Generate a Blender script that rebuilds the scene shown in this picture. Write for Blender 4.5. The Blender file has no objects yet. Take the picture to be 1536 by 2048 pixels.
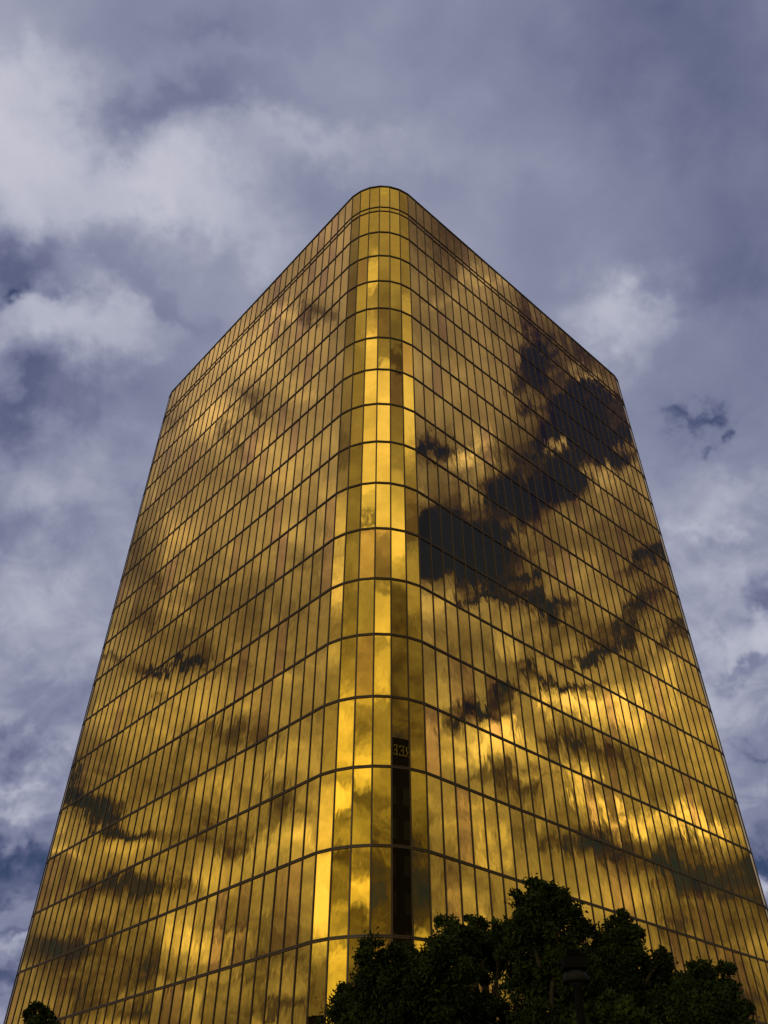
import bpy, math, random
import numpy as np
from mathutils import Vector

random.seed(7)
rng = np.random.default_rng(11)
S = bpy.context.scene
COL = S.collection

# ------------------------------------------------------------------ camera
PITCH, ROLL, FPX = 0.71602, 0.003977, 1637.4
cam_d = bpy.data.cameras.new('camera')
cam_d.sensor_fit = 'VERTICAL'
cam_d.sensor_height = 24.0
cam_d.sensor_width = 18.0
cam_d.lens = FPX / 2048.0 * 24.0
cam_d.clip_start = 0.1
cam_d.clip_end = 6000.0
cam = bpy.data.objects.new('camera', cam_d)
COL.objects.link(cam)
CAM = Vector((0, 0, 1.6))
cam.location = CAM
from mathutils import Matrix
cam.rotation_euler = (Matrix.Rotation(math.pi / 2 + PITCH, 3, 'X') @ Matrix.Rotation(ROLL, 3, 'Z')).to_euler()
S.camera = cam

# ------------------------------------------------------------------ view
S.view_settings.view_transform = 'Standard'
S.view_settings.look = 'None'
S.view_settings.exposure = 0.0
S.view_settings.gamma = 1.0
S.cycles.max_bounces = 6
S.cycles.glossy_bounces = 4
S.cycles.diffuse_bounces = 2

# ------------------------------------------------------------------ sun: low behind the camera, veiled by cloud
SUN_EL, SUN_AZ = math.radians(6.0), math.radians(-152.0)
sd = bpy.data.lights.new('sun', 'SUN')
sd.energy = 0.5
sd.angle = math.radians(10.0)
sd.color = (1.0, 0.82, 0.6)
sun = bpy.data.objects.new('sun', sd)
COL.objects.link(sun)
sv = Vector((math.sin(SUN_AZ) * math.cos(SUN_EL), math.cos(SUN_AZ) * math.cos(SUN_EL), math.sin(SUN_EL)))
sun.rotation_euler = sv.to_track_quat('Z', 'Y').to_euler()

# ------------------------------------------------------------------ sky: banks of cloud, as directions on the sky vault
# each bank: two scaled tangent axes (so that their dot products with a direction measure distance
# from the bank's centre in bank radii) and how much denser / thinner the cloud is there
CLOUDS = [
 (12.554,2.166,4.726,0.044,10.945,-5.132,0.34),
 (11.795,2.9,4.054,0.103,21.424,-15.627,0.2),
 (7.137,1.391,1.978,0.078,16.276,-11.729,0.12),
 (10.424,1.201,2.33,0.101,24.045,-12.846,0.26),
 (7.774,0.256,0.605,0.117,29.058,-13.807,0.14),
 (14.909,2.02,5.366,0.111,29.414,-11.383,0.08),
 (9.034,-0.283,2.45,5.287,38.401,-15.059,-0.12),
 (45.915,11.36,17.032,0.283,60.782,-41.3,-0.3),
 (20.225,4.746,7.407,0.104,22.858,-14.931,-0.14),
 (20.483,4.631,7.788,0.123,27.878,-16.903,-0.15),
 (10.161,2.74,3.154,0.142,26.875,-23.801,-0.2),
 (17.226,12.18,-1.444,-17.696,22.486,-21.439,-0.08),
 (6.411,-0.856,-2.18,0.029,7.646,-2.917,-0.2),
 (7.602,-0.378,-1.047,0.068,18.691,-6.249,-0.06),
 (8.751,-1.654,-2.732,0.08,18.271,-10.804,-0.05),
 (12.757,-2.165,-2.849,0.086,17.796,-13.141,0.2),
 (17.229,-4.041,-6.065,0.081,17.676,-11.546,-0.1),
 (46.796,-30.901,3.991,47.016,60.968,-79.225,-0.2),
 (99.066,-28.048,-28.954,0.441,80.779,-76.744,-0.24),
 (110.129,-29.27,-29.445,0.499,90.144,-87.743,-0.16),
 (22.428,-5.918,-6.237,0.117,21.592,-20.07,-0.06),
 (15.271,-4.888,-4.352,0.142,23.947,-26.396,0.14),
 (26.075,-9.378,-6.583,0.238,35.055,-48.995,-0.2),
 (22.991,-8.519,-5.316,0.12,16.432,-25.811,0.2),
 (29.668,-9.127,-6.897,0.14,21.563,-27.929,0.1),
 (23.37,-9.17,-4.792,0.147,17.852,-33.445,-0.08),
 (32.389,-12.951,-4.231,0.349,30.235,-89.884,-0.4),
 (32.758,-13.331,-4.017,0.323,26.364,-84.855,0.25),
 (31.382,-11.867,-4.884,0.149,15.357,-36.357,0.05),
 (24.095,-9.517,-3.445,0.253,23.675,-63.632,-0.15),
 (14.275,3.86,3.756,0.139,24.171,-25.371,0.08),
 (12.487,4.444,2.963,0.12,16.63,-25.445,0.05),
 (13.496,4.539,2.551,0.144,17.796,-32.425,-0.1),
 (20.14,6.961,5.425,8.491,56.069,-103.472,-0.12),
 (19.074,7.476,0.2,-11.745,34.162,-156.764,-0.16),
 (20.311,8.418,2.349,-6.49,52.497,-131.988,0.12),
 (18.993,7.323,2.327,0.087,7.042,-22.872,-0.12),
 (25.104,-9.917,-2.428,0.133,9.213,-36.26,-0.08),
 (20.169,-8.624,-2.097,12.292,53.696,-102.582,-0.15),
 (27.653,-1.247,-16.214,-37.393,78.262,-69.791,0.12),
 (23.692,-8.246,-6.475,-11.015,62.788,-120.267,-0.14),
 (20.63,7.987,3.152,0.302,28.963,-75.355,0.18),
 (15.904,7.242,0.011,-10.502,23.155,-60.677,-0.16),
 (20.615,8.581,0.94,-6.406,24.225,-80.634,-0.25),
 (21.007,8.708,0.58,-8.158,26.76,-106.243,0.1),
 (33.565,12.934,2.634,0.204,11.316,-58.17,-0.35),
 (32.899,12.669,3.079,0.362,23.441,-100.322,0.12),
 (8.502,0.396,1.17,0.092,24.845,-9.078,0.04),
 (11.929,0.662,2.109,0.19,52.608,-17.59,-0.08),
 (21.566,4.045,5.355,0.115,23.332,-18.086,0.1),
 (13.301,0.939,1.686,0.114,26.083,-15.423,0.1),
 (18.243,8.427,-0.12,-19.606,41.938,-35.808,-0.12),
 (14.616,5.067,4.345,0.119,19.356,-22.974,-0.1),
 (13.318,-23.62,14.883,-40.58,-35.849,-20.582,0.22),
 (7.932,-29.858,12.747,-42.599,-23.625,-28.831,0.1),
 (-20.165,-31.283,-8.562,-36.914,32.006,-30,-0.28),
 (-6.047,-29.782,3.507,-31.487,3.133,-27.686,-0.3),
 (-22.228,-21.109,-13.921,-26.507,56.427,-43.239,-0.3),
 (0.538,-19.549,7.97,-28.541,-9.931,-22.433,0.2),
 (-11.646,-41.271,8.079,-41.468,4.119,-38.736,-0.25),
 (-4.955,-23.685,3.366,-27.198,2.715,-20.932,0.08),
 (4.067,-16.107,13.688,-28.534,-24.458,-20.303,-0.18),
 (-3.712,-20.235,1.382,-46.842,4.608,-58.348,-0.14),
 (-2.878,-16.193,1.209,-18.851,1.865,-19.883,0.12),
 (6.795,-15.6,17.7,-35.839,-42.838,-23.998,0.2),
 (-14.185,-41.291,7.042,-32.74,3.202,-47.172,-0.1),
 (-10.364,-27.25,1.625,-53.115,14.555,-94.677,-0.48),
 (-20.753,-33.415,-5.276,-48.792,47.502,-108.931,-0.3),
 (-9.585,-32.93,3.939,-36.156,3.516,-58.592,-0.1),
 (-3.107,-14.811,1.081,-18.397,1.794,-28.283,0.1),
 (-5.256,-20.801,1.658,-22.304,2.146,-43.786,-0.2),
 (-4.907,-16.851,5.305,-30.303,-7.358,-51.403,0.12),
 (-8.209,-14.042,-3.704,-16.196,28.003,-70.271,-0.5),
 (-12.932,-27.382,-4.183,-27.772,28.881,-103.192,-0.4),
 (-13.297,-22.843,-5.329,-24.113,42.299,-121.157,0.25),
 (-6.179,-28.606,1.353,-16.978,1.602,-43.661,-0.25),
 (-4.347,-21.661,4.819,-29.565,-10.203,-72.522,-0.18),
 (-5.525,-19.569,1.16,-11.947,1.105,-38.268,0.15),
 (-5.132,-28.931,0.868,-12.885,1.208,-35.947,0.22),
 (-7.166,-19.891,1.522,-20.281,1.857,-71.233,-0.3),
 (-15.368,-36.364,3.365,-28.428,2.597,-101.765,-0.1),
 (-8.04,-26.206,1.301,-15.031,1.336,-65.993,0.3),
 (-11.809,-29.542,-2.907,-16.633,15.331,-88.227,0.12),
 (-5.834,-13.269,0.994,-13.911,1.224,-65.302,-0.2),
 (-7.166,-18.832,1.024,-18.965,1.627,-102.817,-0.2),
 (-4.665,-15.689,0.577,-19.507,1.652,-112.822,0.15),
 (-5.214,-23.394,0.598,-13.677,1.176,-73.222,-0.25),
 (-10.183,-36.336,1.714,-36.158,3.253,-145.83,-0.15),
 (-13.397,-27.704,1.838,-17.992,1.511,-108.346,0.08),
 (-1.201,-26.468,10.511,-38.807,-20.402,-55.808,0.12),
 (-4.459,-24.115,8.073,-31.301,-14.641,-61.027,0.12),
 (2.982,38.347,-1.457,25.713,-2.58,-15.281,-0.1),
 (4.544,56.851,-1.8,57.27,-5.739,-36.678,-0.14),
 (4.922,17.962,-3.909,54.189,-22.455,-34.948,0.16),
 (2.397,33.834,-1.415,64.607,-6.463,-45.103,0.1),
 (23.408,15.549,-19.412,26.294,-55.361,-12.636,-0.2),
 (27.072,27.863,-26.574,38.087,-57.996,-22.008,-0.3),
 (1.379,21.036,-6.502,22.208,-7.467,-19.45,-0.55),
 (-0.801,31.732,-4.643,35.173,-3.502,-30.006,-0.46),
 (-3.79,40.45,-8.006,35.388,-3.51,-34.488,-0.48),
 (12.002,31.386,-19.635,55.488,-44.681,-37.502,-0.47),
 (-5.4,33.974,-0.3,65.134,9.771,-65.78,-0.43),
 (-3.155,65.485,-9.66,74.226,-7.358,-74.116,0.45),
 (-3.472,43.198,-7.529,53.566,-5.305,-55.138,-0.42),
 (-3.425,22.383,0.192,27.129,4.408,-29.897,-0.46),
 (-2.863,47.428,-7.031,47.573,-4.705,-51.105,-0.42),
 (1.715,16.506,-2.943,18.719,-6.12,-23.411,-0.55),
 (1.218,25.47,-0.986,15.505,-1.523,-20.179,-0.52),
 (1.524,30.486,-1.266,32.846,-3.239,-38.452,-0.48),
 (-0.589,36.513,-3.065,32.883,-3.224,-44.731,-0.42),
 (-1.449,42.158,-4.639,35.329,-3.48,-42.66,0.2),
 (5.651,31.299,-14.283,37.361,-23.031,-35.689,0.35),
 (0.213,41.664,-3.615,43.077,-4.259,-46.558,0.2),
 (-3.346,28.554,-1.203,53.315,2.981,-77.568,-0.47),
 (-0.377,28.075,-2.153,67.833,-6.632,-98.365,-0.4),
 (-4.182,21.816,-0.343,50.482,8.393,-81.819,-0.43),
 (-2.06,21.95,-2.433,48.611,-4.713,-83.673,-0.42),
 (1.157,39.468,-2.691,38.361,-3.8,-39.247,0.5),
 (2.813,48.423,-1.99,44.731,-4.434,-44.665,-0.42),
 (2.754,45.597,-1.591,61.15,-6.043,-67.317,0.15),
 (-3.021,34.531,-5.454,36.366,-3.585,-42.837,0.15),
 (-7.562,29.305,-1.094,49.646,10.184,-70.379,-0.35),
 (-2.314,28.708,-3.945,39.502,-3.88,-51.411,0.15),
 (-5.143,35.483,-5.9,54.425,-5.319,-79.432,-0.3),
 (-6.728,36.324,-6.332,46.701,-4.542,-75.681,-0.3),
 (-5.877,44.134,-9.015,37.791,-3.731,-42.899,0.1),
 (0.527,20.906,-0.997,27.115,-2.645,-41.144,0.12),
 (-1.176,28.478,-2.468,30.118,-2.931,-48.165,0.12),
 (1.61,18.775,-3.788,32.543,-15.505,-63.013,-0.47),
 (-4.297,34.091,2.619,44.673,12.25,-86.154,-0.4),
 (1.767,47.203,-1.392,35.734,-3.435,-71.156,-0.35),
 (-0.223,28.853,-1.415,17.413,-1.668,-36.733,0.5),
 (1.131,43.126,-1.333,14.754,-1.407,-33.018,0.2),
 (-1.356,19.729,-3.789,32.872,-9.016,-58.716,0.5),
 (-0.935,22.184,-8.976,24.803,-15.197,-40.143,0.3),
 (-0.736,12.214,-3.317,23.286,-11.334,-46.9,-0.25),
 (0.054,11.928,-1.52,28.922,-9.148,-70.749,-0.2),
 (-1.071,30.098,-7.262,35.652,-18.922,-83.677,0.3),
 (-0.97,14.378,-5.211,37.071,-27.165,-81.848,0.55),
 (-1.637,22.97,-14.116,25.921,-29.148,-50.437,0.5),
 (-1.766,13.329,-5.745,20.59,-19.397,-51.328,-0.3),
 (1.622,29.56,-5.644,23.918,-14.188,-67.433,0.25),
 (1.371,43.952,-1.041,27.53,-2.591,-73.113,0.15),
 (-1.781,20.97,-5.191,22.386,-12.773,-59.284,-0.25),
 (-2.258,30.389,-1.83,25.007,-2.344,-69.767,-0.15),
 (0.376,36.331,-0.895,19.126,-1.762,-63.524,-0.08),
 (-4.076,20.768,-5.33,15.008,-9.954,-50.265,-0.12),
 (1.16,36.495,-0.607,18.154,-1.658,-64.988,0.15),
 (-6.221,32.474,-2.774,29.844,-2.749,-99.124,0.05),
 (-0.83,29.44,-14.556,31.986,-26.89,-56.208,0.15),
 (0.136,5.577,-0.612,5.417,-0.542,-3.736,-0.15),
 (-0.715,9.826,-1.702,6.001,-0.595,-5.955,-0.12),
 (0.06,10.547,-0.875,6.12,-0.604,-6.862,-0.1),
 (-0.845,7.041,-1.291,5.521,-0.544,-6.584,-0.05),
 (-4.041,-8.464,0.656,-3.574,0.311,-18,-0.06),
 (-2.388,9.641,-0.773,3.548,-0.317,-14.921,-0.12),
 (-2.022,-9.273,0.241,-5.438,0.473,-27.384,-0.06),
 (3.048,-7.012,4.112,-8.48,-5.925,-3.818,0.05),
 (8.678,20.23,-11.426,52.42,-41.072,-32.909,-0.2),
 (-4.027,58.273,-11.736,94.875,-9.451,-79.482,0.3),
 (-1.311,19.088,2.114,18.289,5.824,-41.257,0.22),
 (-1.206,25.294,-1.567,24.297,-2.313,-56.04,0.12),
 (16.482,-6.397,-1.907,0.066,5.31,-17.245,-0.12),
 (15.992,6.31,1.83,0.05,3.79,-13.512,-0.06),
 (-3.989,35.177,-7.17,29.601,-2.93,-30.843,0.3),
 (-2.825,57.389,-9.706,53.328,-5.305,-46.89,0.2),
 (17.553,46.906,-29.471,74.336,-61.067,-52.918,0.2),
 (14.89,-2.533,-3.417,0.077,16.037,-11.556,0.08),
 (11.723,1.351,2.493,0.078,18.105,-10.179,0.08),
 (-2.721,-10.075,1.431,-8.921,0.879,-10.772,0.07),
 (17.236,6.646,2.112,0.13,10.498,-34.095,-0.1),
]

# light and dark layers of the cloud deck round the sunset side: azimuth, [(sine of elevation, density)]
BANDS = [
 (-106.5,[(0.16,0.35),(0.2091,0.45),(0.2298,0.7),(0.2415,1.05),(0.3139,1),(0.3238,0.7),(0.3487,0.85),(0.3688,0.7),(0.4044,0.5),(0.4504,0.6),(0.4709,0.45),(0.5218,0.8),(0.5471,0.5),(0.572,0.9),(0.5966,0.85),(0.6159,0.55),(0.6396,0.75),(0.6536,0.6),(0.6853,0.42),(0.7072,0.3),(0.7324,0.4),(0.7604,0.45),(0.818,0.4),(0.8607,0.38),(0.8845,0.42)]),
 (-133.3,[(0.16,0.9),(0.2183,0.85),(0.2322,0.6),(0.2462,0.8),(0.2701,0.4),(0.309,0.35),(0.3238,0.75),(0.3537,0.4),(0.3688,0.95),(0.384,1),(0.3942,0.6),(0.4197,0.8),(0.4606,0.85),(0.4811,0.6),(0.532,0.55),(0.572,0.42),(0.5917,0.55),(0.6111,0.55),(0.6349,0.42),(0.649,0.42),(0.7115,0.42),(0.7283,0.55),(0.7903,0.5),(0.8113,0.6),(0.8372,0.62),(0.8845,0.6)]),
 (-159.8,[(0.1776,0.6),(0.2462,0.35),(0.2605,0.85),(0.2797,1),(0.2991,0.45),(0.3188,0.75),(0.3487,0.6),(0.379,0.4),(0.3967,0.85),(0.4299,0.6),(0.4504,0.45),(0.4709,0.7),(0.5218,0.55),(0.5571,0.55),(0.5819,0.6),(0.6014,0.85),(0.6302,0.9),(0.6443,0.5),(0.6536,0.85),(0.6809,1.1),(0.7029,1.05),(0.7283,0.9),(0.7526,0.95),(0.7756,1.05),(0.7974,1.1),(0.818,0.75),(0.8309,0.6),(0.8433,0.95),(0.8551,0.7),(0.8635,0.6),(0.8845,0.6)]),
 (173.1,[(0.1687,0.6),(0.2137,0.5),(0.2415,0.3),(0.2701,0.25),(0.3238,0.3),(0.3487,0.4),(0.3891,0.6),(0.4095,0.6),(0.435,0.5),(0.4606,0.5),(0.476,0.7),(0.5218,0.65),(0.542,0.95),(0.5819,0.95),(0.6014,0.5),(0.6302,0.6),(0.6443,0.85),(0.6853,0.9),(0.7283,0.9),(0.7526,0.95),(0.7756,0.9),(0.7903,0.5),(0.818,0.55),(0.8551,0.62),(0.8845,0.6)]),
 (146.1,[(0.16,0.3),(0.3188,0.25),(0.435,0.22),(0.5218,0.24),(0.572,0.28),(0.5917,0.6),(0.6159,0.9),(0.6396,0.9),(0.6809,0.75),(0.7029,0.5),(0.7283,0.48),(0.7719,0.5),(0.7775,0.3),(0.7921,0.3),(0.7974,0.45),(0.818,0.52),(0.8372,0.6),(0.8635,0.6),(0.8845,0.6)]),
 (119.5,[(0.16,0.6),(0.2275,0.65),(0.2415,0.25),(0.3188,0.28),(0.3587,0.36),(0.3993,0.3),(0.4402,0.22),(0.5066,0.18),(0.542,0.25),(0.5769,0.45),(0.6111,0.5),(0.6396,0.3),(0.6853,0.5),(0.7115,0.6),(0.7283,0.85),(0.7903,0.8),(0.818,0.75),(0.8372,0.5),(0.8607,0.45),(0.8845,0.42)]),
]


world = bpy.data.worlds.new('World')
S.world = world
world.use_nodes = True
world.cycles.sampling_method = 'MANUAL'
world.cycles.sample_map_resolution = 256
WT = world.node_tree
WT.nodes.clear()


class G:
    """tiny helper for building node graphs"""
    def __init__(s, t): s.t = t
    def n(s, kind, **kw):
        nd = s.t.nodes.new(kind)
        for k, v in kw.items(): setattr(nd, k, v)
        return nd
    def put(s, sock, v):
        if isinstance(v, bpy.types.NodeSocket): s.t.links.new(v, sock)
        elif v is not None: sock.default_value = v
    def m(s, op, a, b=None, c=None, clamp=False):
        nd = s.n('ShaderNodeMath', operation=op, use_clamp=clamp)
        s.put(nd.inputs[0], a); s.put(nd.inputs[1], b); s.put(nd.inputs[2], c)
        return nd.outputs[0]
    def v(s, op, a, b=None, c=None):
        nd = s.n('ShaderNodeVectorMath', operation=op)
        s.put(nd.inputs[0], a); s.put(nd.inputs[1], b)
        if c is not None: s.put(nd.inputs[2], c)
        return nd.outputs['Value'] if op in ('DOT_PRODUCT', 'LENGTH') else nd.outputs[0]
    def noise(s, vec, scale, detail=4.0, rough=0.5, dist=0.0, lac=2.0):
        nd = s.n('ShaderNodeTexNoise')
        s.put(nd.inputs['Vector'], vec)
        nd.inputs['Scale'].default_value = scale; nd.inputs['Detail'].default_value = detail
        nd.inputs['Roughness'].default_value = rough; nd.inputs['Distortion'].default_value = dist
        nd.inputs['Lacunarity'].default_value = lac
        return nd
    def ramp(s, fac, stops, interp='LINEAR'):
        nd = s.n('ShaderNodeValToRGB')
        cr = nd.color_ramp; cr.interpolation = interp
        while len(cr.elements) > 1: cr.elements.remove(cr.elements[-1])
        for i, (p, c) in enumerate(stops):
            e = cr.elements[0] if i == 0 else cr.elements.new(p)
            e.position = p; e.color = (*c, 1) if not isinstance(c, (int, float)) else (c, c, c, 1)
        s.put(nd.inputs[0], fac)
        return nd.outputs[0]
    def mix(s, f, a, b, mode='MIX'):
        nd = s.n('ShaderNodeMix', data_type='RGBA', blend_type=mode)
        s.put(nd.inputs[0], f)
        for i, x in ((6, a), (7, b)):
            s.put(nd.inputs[i], (*x, 1) if isinstance(x, tuple) else x)
        return nd.outputs[2]
    def rng(s, x, a, b, c=0.0, d=1.0, kind='SMOOTHSTEP'):
        nd = s.n('ShaderNodeMapRange', interpolation_type=kind)
        s.put(nd.inputs[0], x)
        for i, y in enumerate((a, b, c, d)): nd.inputs[i + 1].default_value = y
        return nd.outputs[0]


g = G(WT)
D = g.n('ShaderNodeTexCoord').outputs['Generated']
sep = g.n('ShaderNodeSeparateXYZ'); WT.links.new(D, sep.inputs[0])
dx, dy, dz = sep.outputs
# ragged edges
wn = g.noise(D, 7.0, 5.0, 0.55)
wn2 = g.noise(D, 24.0, 4.0, 0.6)
w1 = g.v('MULTIPLY', g.v('SUBTRACT', wn.outputs['Color'], (0.5, 0.5, 0.5)), (0.20, 0.20, 0.16))
w2 = g.v('MULTIPLY', g.v('SUBTRACT', wn2.outputs['Color'], (0.5, 0.5, 0.5)), (0.075, 0.075, 0.075))
DW = g.v('ADD', g.v('ADD', D, w1), w2)
# cloud deck seen in perspective
hz = g.m('ADD', g.m('MAXIMUM', dz, 0.0), 0.22)
cmb = g.n('ShaderNodeCombineXYZ')
WT.links.new(g.m('DIVIDE', dx, hz), cmb.inputs[0]); WT.links.new(g.m('DIVIDE', dy, hz), cmb.inputs[1])
deck = cmb.outputs[0]
f1 = g.noise(deck, 2.6, 6.0, 0.48, 0.25).outputs['Fac']
f2 = g.noise(D, 9.0, 6.0, 0.56, 0.5).outputs['Fac']
f3 = g.noise(D, 21.0, 5.0, 0.6, 0.8).outputs['Fac']
hl = g.m('SQRT', g.m('ADD', g.m('MULTIPLY', dx, dx), g.m('ADD', g.m('MULTIPLY', dy, dy), 1e-5)))
ca = g.m('DIVIDE', dy, hl)
wf = g.rng(ca, 0.60, 0.40, 0.0, 1.0)              # 1 on the sides and behind, 0 ahead
low = g.rng(dz, 0.86, 0.30, 0.0, 1.0)             # 1 towards the horizon
# high cloud ahead is smooth; lower down and round the sides it breaks up
a2 = g.m('MULTIPLY_ADD', g.m('MAXIMUM', low, wf), 0.58, 0.14)
a3 = g.m('MULTIPLY', g.m('MULTIPLY', low, g.m('MULTIPLY_ADD', wf, 0.45, 0.65)), 0.85)
fb = g.m('MULTIPLY', g.m('SUBTRACT', f1, 0.5), g.m('MULTIPLY_ADD', wf, 0.30, 0.62))
fb = g.m('MULTIPLY_ADD', g.m('SUBTRACT', f2, 0.5), a2, fb)
fb = g.m('MULTIPLY_ADD', g.m('SUBTRACT', f3, 0.5), a3, fb)
c = None
for (ax, ay, az_, bx, by, bz, amp) in CLOUDS:
    u = g.v('DOT_PRODUCT', DW, (ax, ay, az_))
    v = g.v('DOT_PRODUCT', DW, (bx, by, bz))
    r2 = g.m('MULTIPLY_ADD', v, v, g.m('MULTIPLY', u, u))
    # the mirror bank below the horizon is never reached: keep the upper one only through its own falloff
    c = g.m('MULTIPLY_ADD', g.m('POWER', 0.33, r2), amp, c if c is not None else 0.0)
c = g.m('MULTIPLY_ADD', c, g.m('MULTIPLY_ADD', wf, 0.0, 1.25), fb)
c = g.m('ADD', c, g.m('MULTIPLY_ADD', wf, -0.06, 0.57))
az = g.m('ARCTAN2', dx, dy)
zw = g.m('ADD', dz, g.m('MULTIPLY', g.m('SUBTRACT', wn2.outputs['Fac'], 0.5), 0.07))
for (a0, prof) in BANDS:
    da = g.m('ABSOLUTE', g.m('SUBTRACT', az, math.radians(a0)))
    da = g.m('MINIMUM', da, g.m('SUBTRACT', 2 * math.pi, da))
    mask = g.rng(da, math.radians(8.0), math.radians(13.5), 1.0, 0.0)
    val = g.m('ADD', g.ramp(zw, prof, 'EASE'), g.m('MULTIPLY', fb, 0.85))
    mx = g.n('ShaderNodeMix', data_type='FLOAT')
    WT.links.new(mask, mx.inputs[0]); WT.links.new(c, mx.inputs[2]); WT.links.new(val, mx.inputs[3])
    c = mx.outputs[0]
c = g.m('MULTIPLY', c, 0.8, clamp=True)          # ramp range 0..1.25
K = 0.8
cool = g.ramp(c, [(0.0, (0.026, 0.042, 0.135)), (0.28 * K, (0.106, 0.123, 0.222)), (0.55 * K, (0.232, 0.250, 0.365)),
                  (0.80 * K, (0.435, 0.452, 0.55)), (1.15 * K, (0.62, 0.60, 0.69))])
warm = g.ramp(c, [(0.0, (0.017, 0.018, 0.085)), (0.12 * K, (0.042, 0.033, 0.072)), (0.24 * K, (0.106, 0.082, 0.072)), (0.36 * K, (0.20, 0.168, 0.12)), (0.60 * K, (0.46, 0.39, 0.24)),
                  (0.85 * K, (0.90, 0.75, 0.38)), (1.15 * K, (1.65, 1.32, 0.72))])
hicool = g.rng(dz, 0.30, 0.82, 0.0, 1.0)
warm = g.mix(hicool, g.mix(1.0, warm, (1.03, 0.985, 0.80), 'MULTIPLY'), g.mix(1.0, warm, (0.93, 0.935, 1.6), 'MULTIPLY'))
cloud_col = g.mix(wf, cool, warm)
sunset = g.rng(ca, 0.0, -0.6, 0.0, 1.0)
cloud_col = g.mix(sunset, cloud_col, g.mix(1.0, cloud_col, (1.05, 1.02, 0.52), 'MULTIPLY'))
# clear sky behind the gaps
sky = g.n('ShaderNodeTexSky', sky_type='NISHITA', sun_disc=False, sun_elevation=SUN_EL, sun_rotation=SUN_AZ, altitude=100.0,
          air_density=1.0, dust_density=1.0, ozone_density=2.0)
gap = g.m('MULTIPLY', g.rng(c, 0.22, 0.0, 0.0, 1.0), 0.35)
lp = g.n('ShaderNodeBackground'); WT.links.new(sky.outputs[0], lp.inputs['Color']); lp.inputs['Strength'].default_value = 0.05
lc = g.n('ShaderNodeBackground'); WT.links.new(cloud_col, lc.inputs['Color']); lc.inputs['Strength'].default_value = 1.0
ms = g.n('ShaderNodeMixShader'); WT.links.new(gap, ms.inputs[0]); WT.links.new(lc.outputs[0], ms.inputs[1]); WT.links.new(lp.outputs[0], ms.inputs[2])
ow = g.n('ShaderNodeOutputWorld'); WT.links.new(ms.outputs[0], ow.inputs['Surface'])


# ------------------------------------------------------------------ materials
def new_mat(name):
    m = bpy.data.materials.new(name); m.use_nodes = True
    t = m.node_tree
    return m, G(t), t.nodes['Principled BSDF']


def plain(name, col, rough=0.7, metal=0.0, nscale=6.0, namp=0.35, bump=0.0):
    m, q, b = new_mat(name)
    co = q.n('ShaderNodeTexCoord').outputs['Object']
    n = q.noise(co, nscale, 5.0, 0.6).outputs['Fac']
    lo = tuple(x * (1 - namp) for x in col); hi = tuple(min(1, x * (1 + namp)) for x in col)
    q.put(b.inputs['Base Color'], q.mix(n, lo, hi))
    b.inputs['Roughness'].default_value = rough
    b.inputs['Metallic'].default_value = metal
    if 'lamp' in name: b.inputs['Specular IOR Level'].default_value = 0.12
    if bump:
        bn = q.n('ShaderNodeBump'); bn.inputs['Strength'].default_value = bump; bn.inputs['Distance'].default_value = 0.02
        q.put(bn.inputs['Height'], n); q.put(b.inputs['Normal'], bn.outputs[0])
    return m


def gold_glass():
    m, q, b = new_mat('gold_mirror_glass')
    at = q.n('ShaderNodeAttribute', attribute_name='pane_tone', attribute_type='GEOMETRY').outputs['Color']
    wav = [n for n in q.t.nodes if n.type == 'ATTRIBUTE'][0].outputs['Alpha']
    sp = q.n('ShaderNodeSeparateColor'); q.put(sp.inputs[0], at)
    co = q.n('ShaderNodeTexCoord').outputs['Object']
    # hue of the coating of each pane: mostly yellow gold, some rosier
    base = q.mix(sp.outputs[1], (0.79, 0.548, 0.135), (0.70, 0.43, 0.165))
    base = q.mix(sp.outputs[2], base, (0.74, 0.555, 0.15))
    sc = q.n('ShaderNodeVectorMath', operation='SCALE'); q.put(sc.inputs[0], base); q.put(sc.inputs['Scale'], sp.outputs[0])
    dirt = q.rng(q.noise(co, 0.9, 5.0, 0.65).outputs['Fac'], 0.3, 0.75, 0.90, 1.04)
    sc2 = q.n('ShaderNodeVectorMath', operation='SCALE'); q.put(sc2.inputs[0], sc.outputs[0]); q.put(sc2.inputs['Scale'], dirt)
    q.put(b.inputs['Base Color'], sc2.outputs[0])
    b.inputs['Metallic'].default_value = 1.0
    q.put(b.inputs['Roughness'], q.rng(q.noise(co, 3.0, 4.0, 0.6).outputs['Fac'], 0.3, 0.8, 0.002, 0.014))
    b.inputs['Specular Tint'].default_value = (0.95, 0.85, 0.72, 1)
    # slight waviness of the heat treated sheets
    mp = q.n('ShaderNodeMapping'); q.put(mp.inputs[0], co); mp.inputs['Scale'].default_value = (1.0, 1.0, 0.55)
    wv = q.noise(mp.outputs[0], 1.3, 2.0, 0.45).outputs['Fac']
    bn = q.n('ShaderNodeBump'); q.put(bn.inputs['Strength'], wav); bn.inputs['Distance'].default_value = 0.006
    q.put(bn.inputs['Height'], wv); q.put(b.inputs['Normal'], bn.outputs[0])
    return m


M_GLASS = gold_glass()
M_MULL = plain('bronze_anodised_frame', (0.052, 0.032, 0.027), 0.5, 0.0, 14.0, 0.25)
M_GASK = plain('black_gasket', (0.012, 0.010, 0.010), 0.8, 0.0)
M_ROOF = plain('dark_roof', (0.08, 0.08, 0.08), 0.9)
M_COPE = plain('coping_metal', (0.035, 0.045, 0.045), 0.5)
M_BARK = plain('bark', (0.035, 0.026, 0.018), 0.95, 0.0, 20.0, 0.4, 0.6)


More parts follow.
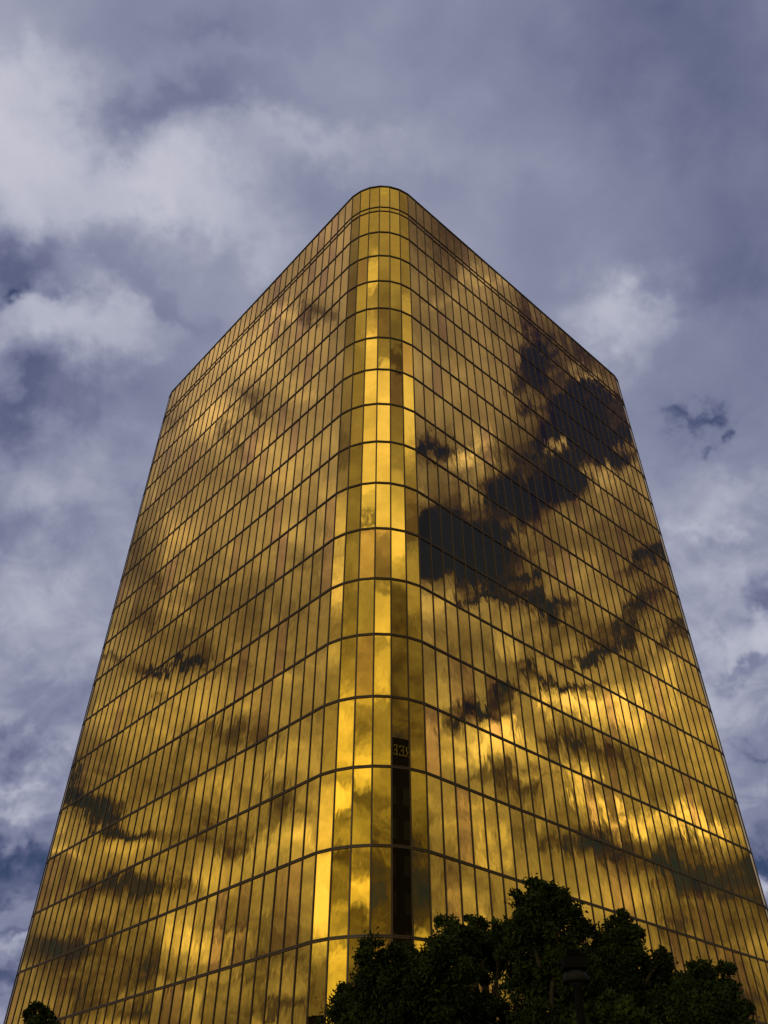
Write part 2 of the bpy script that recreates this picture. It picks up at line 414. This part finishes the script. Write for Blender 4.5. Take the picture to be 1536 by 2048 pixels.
def leaf_mat(name, a, b2):
    m, q, b = new_mat(name)
    co = q.n('ShaderNodeTexCoord').outputs['Object']
    n = q.noise(co, 1.6, 4.0, 0.6).outputs['Fac']
    n2 = q.noise(co, 16.0, 2.0, 0.5).outputs['Fac']
    k = q.m('MULTIPLY_ADD', n2, 0.5, q.m('MULTIPLY', n, 0.6), clamp=True)
    q.put(b.inputs['Base Color'], q.mix(q.rng(k, 0.35, 0.72), a, b2))
    b.inputs['Roughness'].default_value = 0.75
    b.inputs['Specular IOR Level'].default_value = 0.15
    return m


M_LEAF = leaf_mat('leaf_dark', (0.006, 0.013, 0.003), (0.026, 0.044, 0.006))
M_LEAF2 = leaf_mat('leaf_mid', (0.014, 0.028, 0.004), (0.040, 0.062, 0.010))


# ------------------------------------------------------------------ mesh helpers
class MB:
    def __init__(s): s.v = []; s.f = []
    def box(s, o, ax, ay, az):
        """box from corner o spanned by three vectors"""
        i = len(s.v)
        o, ax, ay, az = map(Vector, (o, ax, ay, az))
        for k in range(8):
            s.v.append(o + ax * (k & 1) + ay * ((k >> 1) & 1) + az * ((k >> 2) & 1))
        s.f += [(i, i + 2, i + 3, i + 1), (i + 4, i + 5, i + 7, i + 6), (i, i + 1, i + 5, i + 4),
                (i + 2, i + 6, i + 7, i + 3), (i, i + 4, i + 6, i + 2), (i + 1, i + 3, i + 7, i + 5)]
    def cbox(s, c, x, y, z):
        s.box((c[0] - x / 2, c[1] - y / 2, c[2] - z / 2), (x, 0, 0), (0, y, 0), (0, 0, z))
    def tube(s, pts, rad, n=8, cap=True):
        rings = []
        pts = [Vector(p) for p in pts]
        for i, p in enumerate(pts):
            t = (pts[min(i + 1, len(pts) - 1)] - pts[max(i - 1, 0)]).normalized()
            a = t.cross(Vector((0.3, 0.2, 1)) if abs(t.z) < 0.9 else Vector((1, 0, 0))).normalized()
            b = t.cross(a)
            r = rad[i] if isinstance(rad, (list, tuple)) else rad
            k0 = len(s.v)
            for k in range(n):
                th = 2 * math.pi * k / n
                s.v.append(p + a * (r * math.cos(th)) + b * (r * math.sin(th)))
            rings.append(k0)
        for i in range(len(rings) - 1):
            for k in range(n):
                k2 = (k + 1) % n
                s.f.append((rings[i] + k, rings[i] + k2, rings[i + 1] + k2, rings[i + 1] + k))
        if cap:
            s.f.append(tuple(rings[0] + k for k in range(n))[::-1])
            s.f.append(tuple(rings[-1] + k for k in range(n)))
    def lathe(s, c, prof, n=24):
        rings = []
        for (r, z) in prof:
            k0 = len(s.v)
            for k in range(n):
                th = 2 * math.pi * k / n
                s.v.append(Vector((c[0] + r * math.cos(th), c[1] + r * math.sin(th), c[2] + z)))
            rings.append(k0)
        for i in range(len(rings) - 1):
            for k in range(n):
                k2 = (k + 1) % n
                s.f.append((rings[i] + k, rings[i] + k2, rings[i + 1] + k2, rings[i + 1] + k))
    def mesh(s, name):
        me = bpy.data.meshes.new(name)
        me.from_pydata([tuple(v) for v in s.v], [], s.f)
        me.update()
        return me


def link(name, me, mat, parent=None, smooth=False):
    o = bpy.data.objects.new(name, me)
    COL.objects.link(o)
    if mat is not None: me.materials.append(mat)
    if parent is not None: o.parent = parent
    if smooth:
        me.polygons.foreach_set('use_smooth', [True] * len(me.polygons))
    return o


def empty(name, label, cat, group=None):
    o = bpy.data.objects.new(name, None)
    COL.objects.link(o)
    o['label'] = label; o['category'] = cat
    if group: o['group'] = group
    return o


# ------------------------------------------------------------------ ground
gm, q, b = new_mat('asphalt_ground')
co = q.n('ShaderNodeTexCoord').outputs['Object']
q.put(b.inputs['Base Color'], q.mix(q.noise(co, 1.5, 8.0, 0.6).outputs['Fac'], (0.035, 0.035, 0.037), (0.065, 0.064, 0.062)))
b.inputs['Roughness'].default_value = 0.9
mb = MB(); R_ = 3000.0
mb.v = [Vector((-R_, -R_, 0)), Vector((R_, -R_, 0)), Vector((R_, R_, 0)), Vector((-R_, R_, 0))]; mb.f = [(0, 1, 2, 3)]
o = link('ground', mb.mesh('ground'), gm); o['kind'] = 'structure'

# ------------------------------------------------------------------ gold tower
W = 1.07                                   # panel width, m
TURN = 2 * math.pi / 28                    # each corner turns in seven steps over six facets
YAW = -0.0521978
WF = 0.9171786
TW = empty('office_tower', 'tall rounded-corner office tower clad in gold mirror glass with bronze frames', 'building')


def fdir(a): return Vector((math.cos(a), math.sin(a), 0))


verts = []; angs = []                      # vertices of the plan and direction of the edge leaving each
P = Vector((-3.0120298, 38.2343522, 0)); a = YAW - 2.5 * TURN
for side in range(4):
    for k in range(6):
        verts.append(P.copy()); angs.append(a); P = P + fdir(a) * WF; a += TURN
    for k in range(32):
        verts.append(P.copy()); angs.append(a); P = P + fdir(a)
    a += TURN
verts = [v * W for v in verts]
NV = len(verts)
Z0 = 1.6
zT, zA, zB, z1, hF = 72.13527, 68.41163, 67.70605, 64.20935, 3.678061
lines = [zT, zA, zB] + [z1 - k * hF for k in range(18)]
lines = [Z0 + W * z for z in lines] + [0.0]


def vnorm(k):
    a0 = angs[k - 1]; a1 = angs[k]
    n0 = Vector((math.sin(a0), -math.cos(a0), 0)); n1 = Vector((math.sin(a1), -math.cos(a1), 0))
    n = (n0 + n1).normalized()
    return n, 1.0 / n.dot(n0)


def scr(p):
    """where a point falls in the frame and how deep, to find which panes show largest"""
    d = Vector(p) - CAM
    fw = d.y * math.cos(PITCH) + d.z * math.sin(PITCH); up = -d.y * math.sin(PITCH) + d.z * math.cos(PITCH)
    return FPX * d.x / fw, FPX * up / fw


ROSE = {}
panes = []
for k in range(NV):
    a = angs[k]; t = fdir(a); n = Vector((math.sin(a), -math.cos(a), 0))
    p0 = verts[k]; ln = (verts[(k + 1) % NV] - p0).length
    front = n.dot(Vector((CAM.x, CAM.y, 0)) - p0) > 0
    for j in range(len(lines) - 1):
        zt, zb = lines[j], lines[j + 1]
        # each sheet sits a hair out of plane in its gaskets
        tx = random.gauss(0, 0.0024); tz = random.gauss(0, 0.0020) if j != 1 else 0.0
        if k == 4 and j > 10: tx = tz = 0.0
        r = random.random()
        tone = 1.0 + random.gauss(0, 0.035)
        rose = 0.0; green = random.random() * 0.5
        if r < 0.09: rose = 0.55 + 0.45 * random.random(); tone *= 0.84; green = 0.0
        elif r < 0.14: tone *= 0.84
        elif r < 0.30: rose = 0.25 * random.random()
        hh = zt - zb
        c0 = p0 + t * (ln / 2)
        vs = []
        for (u, z) in ((-ln / 2 + 0.012, zb + 0.012), (ln / 2 - 0.012, zb + 0.012), (ln / 2 - 0.012, zt - 0.012), (-ln / 2 + 0.012, zt - 0.012)):
            off = tx * u + tz * (z - (zb + zt) / 2)
            vs.append(c0 + t * u + n * off + Vector((0, 0, z)))
        area = 0.0
        if front:
            q2 = [scr(v) for v in vs]
            cx = sum(x for x, y in q2) / 4; cy = sum(y for x, y in q2) / 4
            if abs(cx) < 768 and abs(cy) < 1024:
                area = abs(sum(q2[i][0] * q2[(i + 1) % 4][1] - q2[(i + 1) % 4][0] * q2[i][1] for i in range(4))) / 2
        panes.append((area, vs, n, (tone, rose, green, 0.12 if k == 4 else 0.4 + 0.6 * random.random())))


def pane_mesh(name, ps):
    V = []; F = []; Cc = []
    for (_, vs, n, col) in ps:
        i = len(V)
        V += [tuple(v) for v in vs] + [tuple(v - n * 0.02) for v in vs]
        F += [(i, i + 1, i + 2, i + 3), (i + 7, i + 6, i + 5, i + 4), (i, i + 4, i + 5, i + 1), (i + 1, i + 5, i + 6, i + 2),
              (i + 2, i + 6, i + 7, i + 3), (i + 3, i + 7, i + 4, i)]
        Cc += [col] * 8
    me = bpy.data.meshes.new(name)
    me.from_pydata(V, [], F); me.update()
    at = me.attributes.new('pane_tone', 'FLOAT_COLOR', 'POINT')
    at.data.foreach_set('color', np.array(Cc, dtype=np.float32).ravel())
    return me


panes.sort(key=lambda p: -p[0])
for p in panes[:100]:
    link('window', pane_mesh('window', [p]), M_GLASS, TW)
o = link('window', pane_mesh('windows', panes[100:]), M_GLASS, TW)
o['kind'] = 'stuff'

# frame: a slim bronze cap in front of a black gasket strip
def mullion(k, mb, mg):
    n, _ = vnorm(k); t = Vector((-n.y, n.x, 0)) * -1
    p = verts[k]; zt, H = 0.0, lines[0] - 0.06
    mb.box(p - t * 0.033 - n * 0.05, t * 0.066, n * 0.092, Vector((0, 0, H)))
    mg.box(p - t * 0.047 - n * 0.06, t * 0.094, n * 0.073, Vector((0, 0, H - 0.01)))


vis = [k for k in range(NV) if (k <= 38 or k >= NV - 33)]
rear = MB(); rearg = MB()
gk = MB()
for k in range(NV):
    if k in vis:
        mb = MB(); mullion(k, mb, gk)
        link('mullion', mb.mesh('mullion'), M_MULL, TW)
    else:
        mullion(k, rear, gk)
o = link('mullion', rear.mesh('rear_mullions'), M_MULL, TW); o['kind'] = 'stuff'
link('gasket', gk.mesh('gasket'), M_GASK, TW)


def ring(mb, zlo, zhi, din, dout):
    i0 = len(mb.v)
    for k in range(NV):
        n, s = vnorm(k)
        for (d, z) in ((din, zlo), (dout, zlo), (dout, zhi), (din, zhi)):
            mb.v.append(verts[k] + n * (d * s) + Vector((0, 0, z)))
    for k in range(NV):
        a4 = i0 + 4 * k; b4 = i0 + 4 * ((k + 1) % NV)
        for e in range(4):
            f = (e + 1) % 4
            mb.f.append((a4 + e, b4 + e, b4 + f, a4 + f))


for j, z in enumerate(lines[1:-1]):
    mb = MB()
    if j < 2:
        ring(mb, z - 0.04, z + 0.04, -0.05, 0.060)
    else:
        ring(mb, z + 0.014, z + 0.066, -0.05, 0.060)
        ring(mb, z - 0.066, z - 0.014, -0.05, 0.054)
        ring(mb, z - 0.0135, z + 0.0135, -0.05, 0.030)
    link('transom', mb.mesh('transom'), M_MULL, TW)
mb = MB(); ring(mb, lines[0] - 0.07, lines[0] + 0.05, -0.30, 0.075)
link('coping', mb.mesh('coping'), M_COPE, TW)
mb = MB(); ring(mb, 0.0, 0.35, -0.05, 0.12)
link('plinth', mb.mesh('plinth'), M_ROOF, TW)
# unseen dark wall added behind the glass to stop light leaks; then roof deck
mb = MB()
ins = []
for k in range(NV):
    n, s = vnorm(k); ins.append(verts[k] - n * (0.09 * s))
for k in range(NV): mb.v.append(ins[k]); mb.v.append(ins[k] + Vector((0, 0, lines[0] - 0.6)))
for k in range(NV):
    k2 = (k + 1) % NV; mb.f.append((2 * k, 2 * k2, 2 * k2 + 1, 2 * k + 1))
link('light_block_wall', mb.mesh('light_block_wall'), M_GASK, TW)
mb = MB(); mb.v = [v + Vector((0, 0, lines[0] - 0.65)) for v in ins]; mb.f = [tuple(range(NV))]
link('roof', mb.mesh('roof'), M_ROOF, TW)

# ------------------------------------------------------------------ buildings across the street, seen only mirrored in the corner panes
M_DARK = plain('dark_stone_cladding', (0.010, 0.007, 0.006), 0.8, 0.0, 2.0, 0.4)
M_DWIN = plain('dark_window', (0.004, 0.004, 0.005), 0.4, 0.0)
M_LET = plain('brass_letters', (0.50, 0.44, 0.10), 0.5, 0.0, 8.0, 0.15)
sg = empty('dark_office_block', 'near-black office block with yellow roof letters, mirrored in one corner column of the gold tower', 'building')
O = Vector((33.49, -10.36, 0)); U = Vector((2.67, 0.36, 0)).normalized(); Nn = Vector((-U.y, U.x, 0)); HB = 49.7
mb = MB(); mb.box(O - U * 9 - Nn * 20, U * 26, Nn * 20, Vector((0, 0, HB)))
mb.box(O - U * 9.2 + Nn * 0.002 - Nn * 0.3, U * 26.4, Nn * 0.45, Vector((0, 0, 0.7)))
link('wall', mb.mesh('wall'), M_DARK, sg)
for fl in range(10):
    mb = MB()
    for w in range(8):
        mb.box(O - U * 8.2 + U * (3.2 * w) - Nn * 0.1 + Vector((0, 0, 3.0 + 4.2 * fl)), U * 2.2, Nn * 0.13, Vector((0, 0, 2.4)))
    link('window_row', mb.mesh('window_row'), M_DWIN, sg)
# serif capitals; strokes given on a 0..1 x 0..1 grid, read from in front of the block
def letter(ch, right_u):
    """right_u: block coordinate of the letter's left edge as a reader in front sees it"""
    wL, hL, zb = 0.70, 1.36, HB - 2.45
    mb = MB()
    def bar(x0, x1, y0, y1, sk=0.0, d=0.09):
        # reader's x runs towards -U
        mb.box(O + U * (right_u - x0 * wL) + Nn * 0.02 + Vector((0, 0, zb + y0 * hL)), -U * ((x1 - x0) * wL), Nn * d, Vector((0, 0, (y1 - y0) * hL)) - U * (sk * wL))
    bar(0.15, 0.33, 0.0, 1.0)
    bar(0.0, 0.48, -0.02, 0.06, d=0.10); bar(0.0, 0.48, 0.94, 1.02, d=0.10)
    if ch == 'E':
        bar(0.3, 0.92, 0.925, 1.005, d=0.08); bar(0.3, 0.96, -0.005, 0.075, d=0.08); bar(0.3, 0.70, 0.46, 0.55, d=0.08)
        bar(0.84, 0.95, 0.78, 1.0, d=0.085); bar(0.88, 0.99, 0.0, 0.22, d=0.085); bar(0.62, 0.72, 0.38, 0.63, d=0.085)
    else:
        bar(0.3, 0.75, 0.925, 1.005, d=0.08); bar(0.3, 0.75, 0.46, 0.54, d=0.08)
        bar(0.70, 0.92, 0.52, 0.95, d=0.085)
        bar(0.84, 1.06, 0.0, 0.47, sk=-0.36, d=0.07)
        bar(0.78, 1.16, -0.02, 0.06, d=0.095)
    return mb
for ch, u in (('R', 2.55), ('E', 1.66), ('E', 0.78)):
    link('letter', letter(ch, u).mesh('letter'), M_LET, sg)

lb = empty('low_dark_building', 'low dark building with roof plant box, mirrored at the foot of the rounded corner', 'building')
LX, LY, LH = -114.90, 10.63, 26.82
mb = MB(); mb.cbox((LX, LY, LH / 2), 14, 14, LH); link('wall', mb.mesh('wall'), M_DARK, lb)
mb = MB(); mb.cbox((LX + 1.0, LY + 1.0, LH + 0.35), 4, 4, 0.7); link('roof_box', mb.mesh('roof_box'), M_DARK, lb)
mb = MB(); mb.cbox((LX, LY, LH + 0.012), 14.3, 14.3, 0.02); link('roof', mb.mesh('roof'), M_ROOF, lb)

# ------------------------------------------------------------------ trees
TREES = [
 ('spreading_tree', [(-0.61, 22.0, 5.69, 0.47), (-0.17, 21.5, 6.04, 0.58), (0.31, 22.3, 6.48, 0.44), (-0.75, 22.2, 5.3, 0.4), (-0.05, 22.6, 5.57, 0.72), (0.77, 21.6, 5.91, 0.61), (1.02, 22.4, 5.34, 0.83), (1.6, 22.0, 6.95, 0.52), (1.6, 21.5, 6.26, 0.59), (1.8, 22.3, 5.79, 0.72), (-0.27, 22.0, 4.68, 1.02), (1.1, 22.3, 4.53, 1.26), (2.13, 22.5, 6.98, 0.3)]),
 ('leafy_tree', [(2.56, 24.0, 7.61, 0.4), (2.69, 24.3, 7.11, 0.54), (3.09, 23.6, 7.24, 0.45), (2.34, 24.4, 6.77, 0.4), (3.29, 24.5, 6.91, 0.46), (2.32, 23.7, 5.45, 0.5), (3.34, 24.0, 5.29, 0.63), (2.54, 24.0, 4.76, 1.11)]),
 ('tall_tree', [(3.59, 20.0, 7.49, 0.3), (3.93, 20.4, 7.42, 0.4), (3.21, 19.7, 7.08, 0.29), (4.13, 20.2, 6.96, 0.5), (3.24, 19.5, 6.57, 0.48), (3.78, 20.3, 6.41, 0.68), (3.1, 20.5, 6.15, 0.54), (3.9, 19.5, 5.78, 0.55), (3.21, 20.2, 5.49, 0.5), (4.16, 20.5, 5.31, 0.55), (3.67, 20.0, 4.32, 1.13)]),
 ('dense_tree', [(5.74, 21.0, 6.96, 0.35), (5.25, 21.3, 6.83, 0.41), (5.8, 20.7, 6.46, 0.41), (5.31, 21.2, 6.31, 0.58), (4.87, 21.5, 6.11, 0.47), (6.05, 21.4, 5.99, 0.53), (5.15, 20.6, 5.48, 0.66), (4.79, 21.3, 5.17, 0.56), (6.35, 20.8, 6.19, 0.27), (6.58, 21.3, 5.87, 0.39), (6.32, 21.0, 5.31, 0.56), (5.31, 21.2, 4.49, 1.31)]),
 ('rounded_tree', [(6.96, 20.0, 5.71, 0.33), (7.41, 20.3, 5.62, 0.37), (6.84, 19.7, 5.18, 0.53), (7.5, 20.3, 5.15, 0.39), (6.68, 20.4, 5.45, 0.37), (6.57, 20.0, 4.77, 0.63), (7.32, 20.2, 4.63, 0.46), (6.64, 20.0, 4.24, 0.82)]),
 ('garden_shrub', [(3.6, 16.0, 4.31, 0.22), (3.96, 16.2, 4.42, 0.26), (4.1, 15.8, 4.25, 0.22), (3.77, 16.0, 4.06, 0.38), (4.5, 16.3, 4.18, 0.26), (3.44, 16.2, 4.09, 0.25)]),
 ('young_tree', [(-9.4, 26.0, 6.11, 0.14), (-9.59, 26.2, 5.96, 0.23), (-9.1, 25.8, 5.87, 0.2), (-9.7, 26.1, 5.73, 0.22), (-9.24, 26.0, 5.53, 0.38), (-8.98, 26.1, 5.71, 0.14), (-9.41, 26.0, 5.09, 0.67), (-8.88, 26.0, 5.09, 0.62)]),
]



def leaves(name, lobes, per, size, mat, parent, seed):
    r = np.random.default_rng(seed)
    cen = []; scl = []
    for (x, y, z, R) in lobes:
        R *= 0.97
        # twigs bunch into sub-clumps on and inside each limb's lobe
        nsub = max(7, int(34 * R))
        d = r.normal(size=(nsub, 3)); d /= np.linalg.norm(d, axis=1)[:, None]
        rad = R * (0.40 + 0.78 * r.random(nsub) ** 0.7)
        sc = np.array([x, y, z]) + d * rad[:, None] * np.array([1.0, 1.0, 0.92])
        sr = R * (0.13 + 0.20 * r.random(nsub))
        npt = max(4, int(per * R * R / nsub * 9))
        for i in range(nsub):
            k = r.poisson(npt * (0.5 + r.random()))
            dd = r.normal(size=(k, 3)) * 0.62
            cen.append(sc[i] + dd * sr[i]); scl.append(np.full(k, 1.0))
        k = int(per * R * R * 0.8)
        dd = r.normal(size=(k, 3)); dd /= np.linalg.norm(dd, axis=1)[:, None]
        cen.append(np.array([x, y, z]) + dd * (R * 0.75 * r.random(k) ** 0.6)[:, None])
    cen = np.concatenate(cen)
    n = len(cen)
    s = size * (0.6 + 0.8 * r.random(n))
    a = r.normal(size=(n, 3)); a /= np.linalg.norm(a, axis=1)[:, None]
    b = r.normal(size=(n, 3)); b -= a * (a * b).sum(1)[:, None]; b /= np.linalg.norm(b, axis=1)[:, None]
    a = a * s[:, None]; b = b * (s * 0.42)[:, None]
    nrm = np.cross(a, b); nrm /= np.linalg.norm(nrm, axis=1)[:, None]
    V = np.stack([cen - a * 0.5, cen + b * 0.5 + nrm * (s * .08)[:, None], cen + a * 0.5, cen - b * 0.5 + nrm * (s * .08)[:, None]], 1).reshape(-1, 3)
    me = bpy.data.meshes.new(name)
    me.vertices.add(4 * n); me.loops.add(4 * n); me.polygons.add(n)
    me.vertices.foreach_set('co', V.astype(np.float32).ravel())
    me.loops.foreach_set('vertex_index', np.arange(4 * n, dtype=np.int32))
    me.polygons.foreach_set('loop_start', np.arange(0, 4 * n, 4, dtype=np.int32))
    me.polygons.foreach_set('loop_total', np.full(n, 4, dtype=np.int32))
    me.update(calc_edges=True); me.validate()
    return link(name, me, mat, parent)


INFO = {
    'spreading_tree': ('broad dark tree with low rounded shoulders, in front of the tower corner', 'tree', 'deciduous trees standing before the tower'),
    'leafy_tree': ('narrow dark tree filling the dip between the broad low tree and the tallest pointed tree', 'tree', 'deciduous trees standing before the tower'),
    'tall_tree': ('tallest dark tree with a pointed leafy top, before the right glass face', 'tree', 'deciduous trees standing before the tower'),
    'dense_tree': ('dense dark tree behind the lamp post, with a thin open crown top', 'tree', 'deciduous trees standing before the tower'),
    'rounded_tree': ('outermost small rounded dark tree, lowest of the row by the right glass face', 'tree', 'deciduous trees standing before the tower'),
    'garden_shrub': ('lighter green bushy crown low beside the dark lamp post', 'shrub', None),
    'young_tree': ('small dark tree with a pointed tip alone at the foot of the left glass face', 'tree', 'deciduous trees standing before the tower'),
}
for ti, (nm, lobes) in enumerate(TREES):
    lab, cat, grp = INFO[nm]
    root = empty(nm, lab, cat, grp)
    A = np.array(lobes)
    cx, cy = np.average(A[:, 0], weights=A[:, 3]), np.average(A[:, 1], weights=A[:, 3])
    root.location = (0, 0, 0)
    H = A[:, 2].max()
    zlow = (A[:, 2] - A[:, 3]).min()
    # trunk with a gentle bend
    mb = MB()
    r0 = 0.035 * H ** 0.9 * (0.55 if cat == 'shrub' else 1.0) * (0.8 if nm == 'young_tree' else 1)
    tp = [Vector((cx, cy, 0))]
    zt = max(0.8, H * 0.72)
    for i in range(1, 7):
        f = i / 6
        tp.append(Vector((cx + math.sin(i * 1.7 + ti) * 0.10, cy + math.cos(i * 1.3 + ti) * 0.10, zt * f)))
    mb.tube(tp, [r0 * (1.25 if i == 0 else 1) * (1 - 0.75 * i / 6) for i in range(7)], 9)
    link('trunk', mb.mesh('trunk'), M_BARK, root, True)
    for (x, y, z, R) in lobes:
        mb = MB()
        st = Vector((cx, cy, 0)); zz = min(zt * 0.95, max(0.9, z - R * 1.3 - math.hypot(x - cx, y - cy) * 0.5))
        k = min(5, int(zz / zt * 6)); fr = zz / zt * 6 - k
        st = tp[k].lerp(tp[k + 1], fr)
        en = Vector((x, y, z + 0.35 * R)); md = st.lerp(en, 0.5) + Vector((random.gauss(0, .08), random.gauss(0, .08), 0.1 * (en - st).length * 0.6))
        rb = r0 * 0.38
        mb.tube([st, st.lerp(md, 0.5) + Vector((0, 0, .03)), md, md.lerp(en, 0.55), en], [rb, rb * .8, rb * .6, rb * .4, rb * .12], 6)
        for e in range(4):
            th = random.random() * 6.28; q0 = md.lerp(en, 0.2 + 0.2 * e)
            q1 = Vector((x, y, z)) + Vector((math.cos(th), math.sin(th), random.uniform(-.3, .7))) * (R * 0.8)
            mb.tube([q0, q0.lerp(q1, .5) + Vector((0, 0, .05)), q1], [rb * .35, rb * .22, rb * .06], 5)
        link('branch', mb.mesh('branch'), M_BARK, root, True)
    dist = math.hypot(cx, cy)
    small = nm in ('young_tree',)
    leaves('crown', lobes, 1500 if not small else 1500, 0.115 if dist < 30 else 0.15, M_LEAF2 if cat == 'shrub' else M_LEAF, root, 40 + ti)

# ------------------------------------------------------------------ lamp post
PX, PY, PZ = 3.19, 15.20, 4.75
M_POST = plain('lamp_dark_paint', (0.0025, 0.0025, 0.0035), 0.8, 0.0, 9.0, 0.3)
M_SHADE = plain('lamp_grey_shade', (0.013, 0.013, 0.017), 0.7, 0.0, 9.0, 0.2)
M_LENS = plain('lamp_lens', (0.02, 0.02, 0.022), 0.25, 0.0, 9.0, 0.2)
lp_ = empty('lamp_post', 'dark lamp post with a boxy head over a pale curved shade, standing before the trees', 'street lamp')
mb = MB(); mb.lathe((PX, PY, 0), [(0.0, 0.0), (0.17, 0.0), (0.17, 0.05), (0.11, 0.12), (0.085, 0.3), (0.085, 0.9), (0.075, 0.95), (0.068, PZ - 0.12), (0.068, PZ + 0.02)], 20)
link('pole', mb.mesh('pole'), M_POST, lp_, True)
mb = MB(); mb.lathe((PX, PY, PZ), [(0.045, 0.02), (0.10, 0.03), (0.17, -0.005), (0.212, -0.07), (0.228, -0.15), (0.222, -0.15), (0.205, -0.07), (0.165, -0.015), (0.10, 0.015), (0.045, 0.005)], 28)
link('shade', mb.mesh('shade'), M_SHADE, lp_, True)
mb = MB(); mb.lathe((PX, PY, PZ), [(0.061, -0.22), (0.10, -0.20), (0.15, -0.12), (0.16, -0.05), (0.10, 0.0)], 24)
link('lens', mb.mesh('lens'), M_LENS, lp_, True)
mb = MB()
mb.cbox((PX, PY, PZ + 0.12), 0.40, 0.34, 0.15)
mb.cbox((PX, PY, PZ + 0.035), 0.14, 0.14, 0.03)
hd = link('lamp_housing', mb.mesh('lamp_housing'), M_POST, lp_)
mb = MB()
for i in range(5):
    mb.cbox((PX, PY, PZ + 0.215 + 0.028 * i), 0.24 - 0.012 * i, 0.24 - 0.012 * i, 0.012)
mb.cbox((PX, PY, PZ + 0.262), 0.14, 0.14, 0.135)
link('cooling_fin', mb.mesh('cooling_fin'), M_POST, hd)
mb = MB(); mb.tube([(PX - 0.30, PY, PZ + 0.12), (PX - 0.19, PY, PZ + 0.12)], 0.02, 8)
link('bracket', mb.mesh('bracket'), M_POST, lp_)
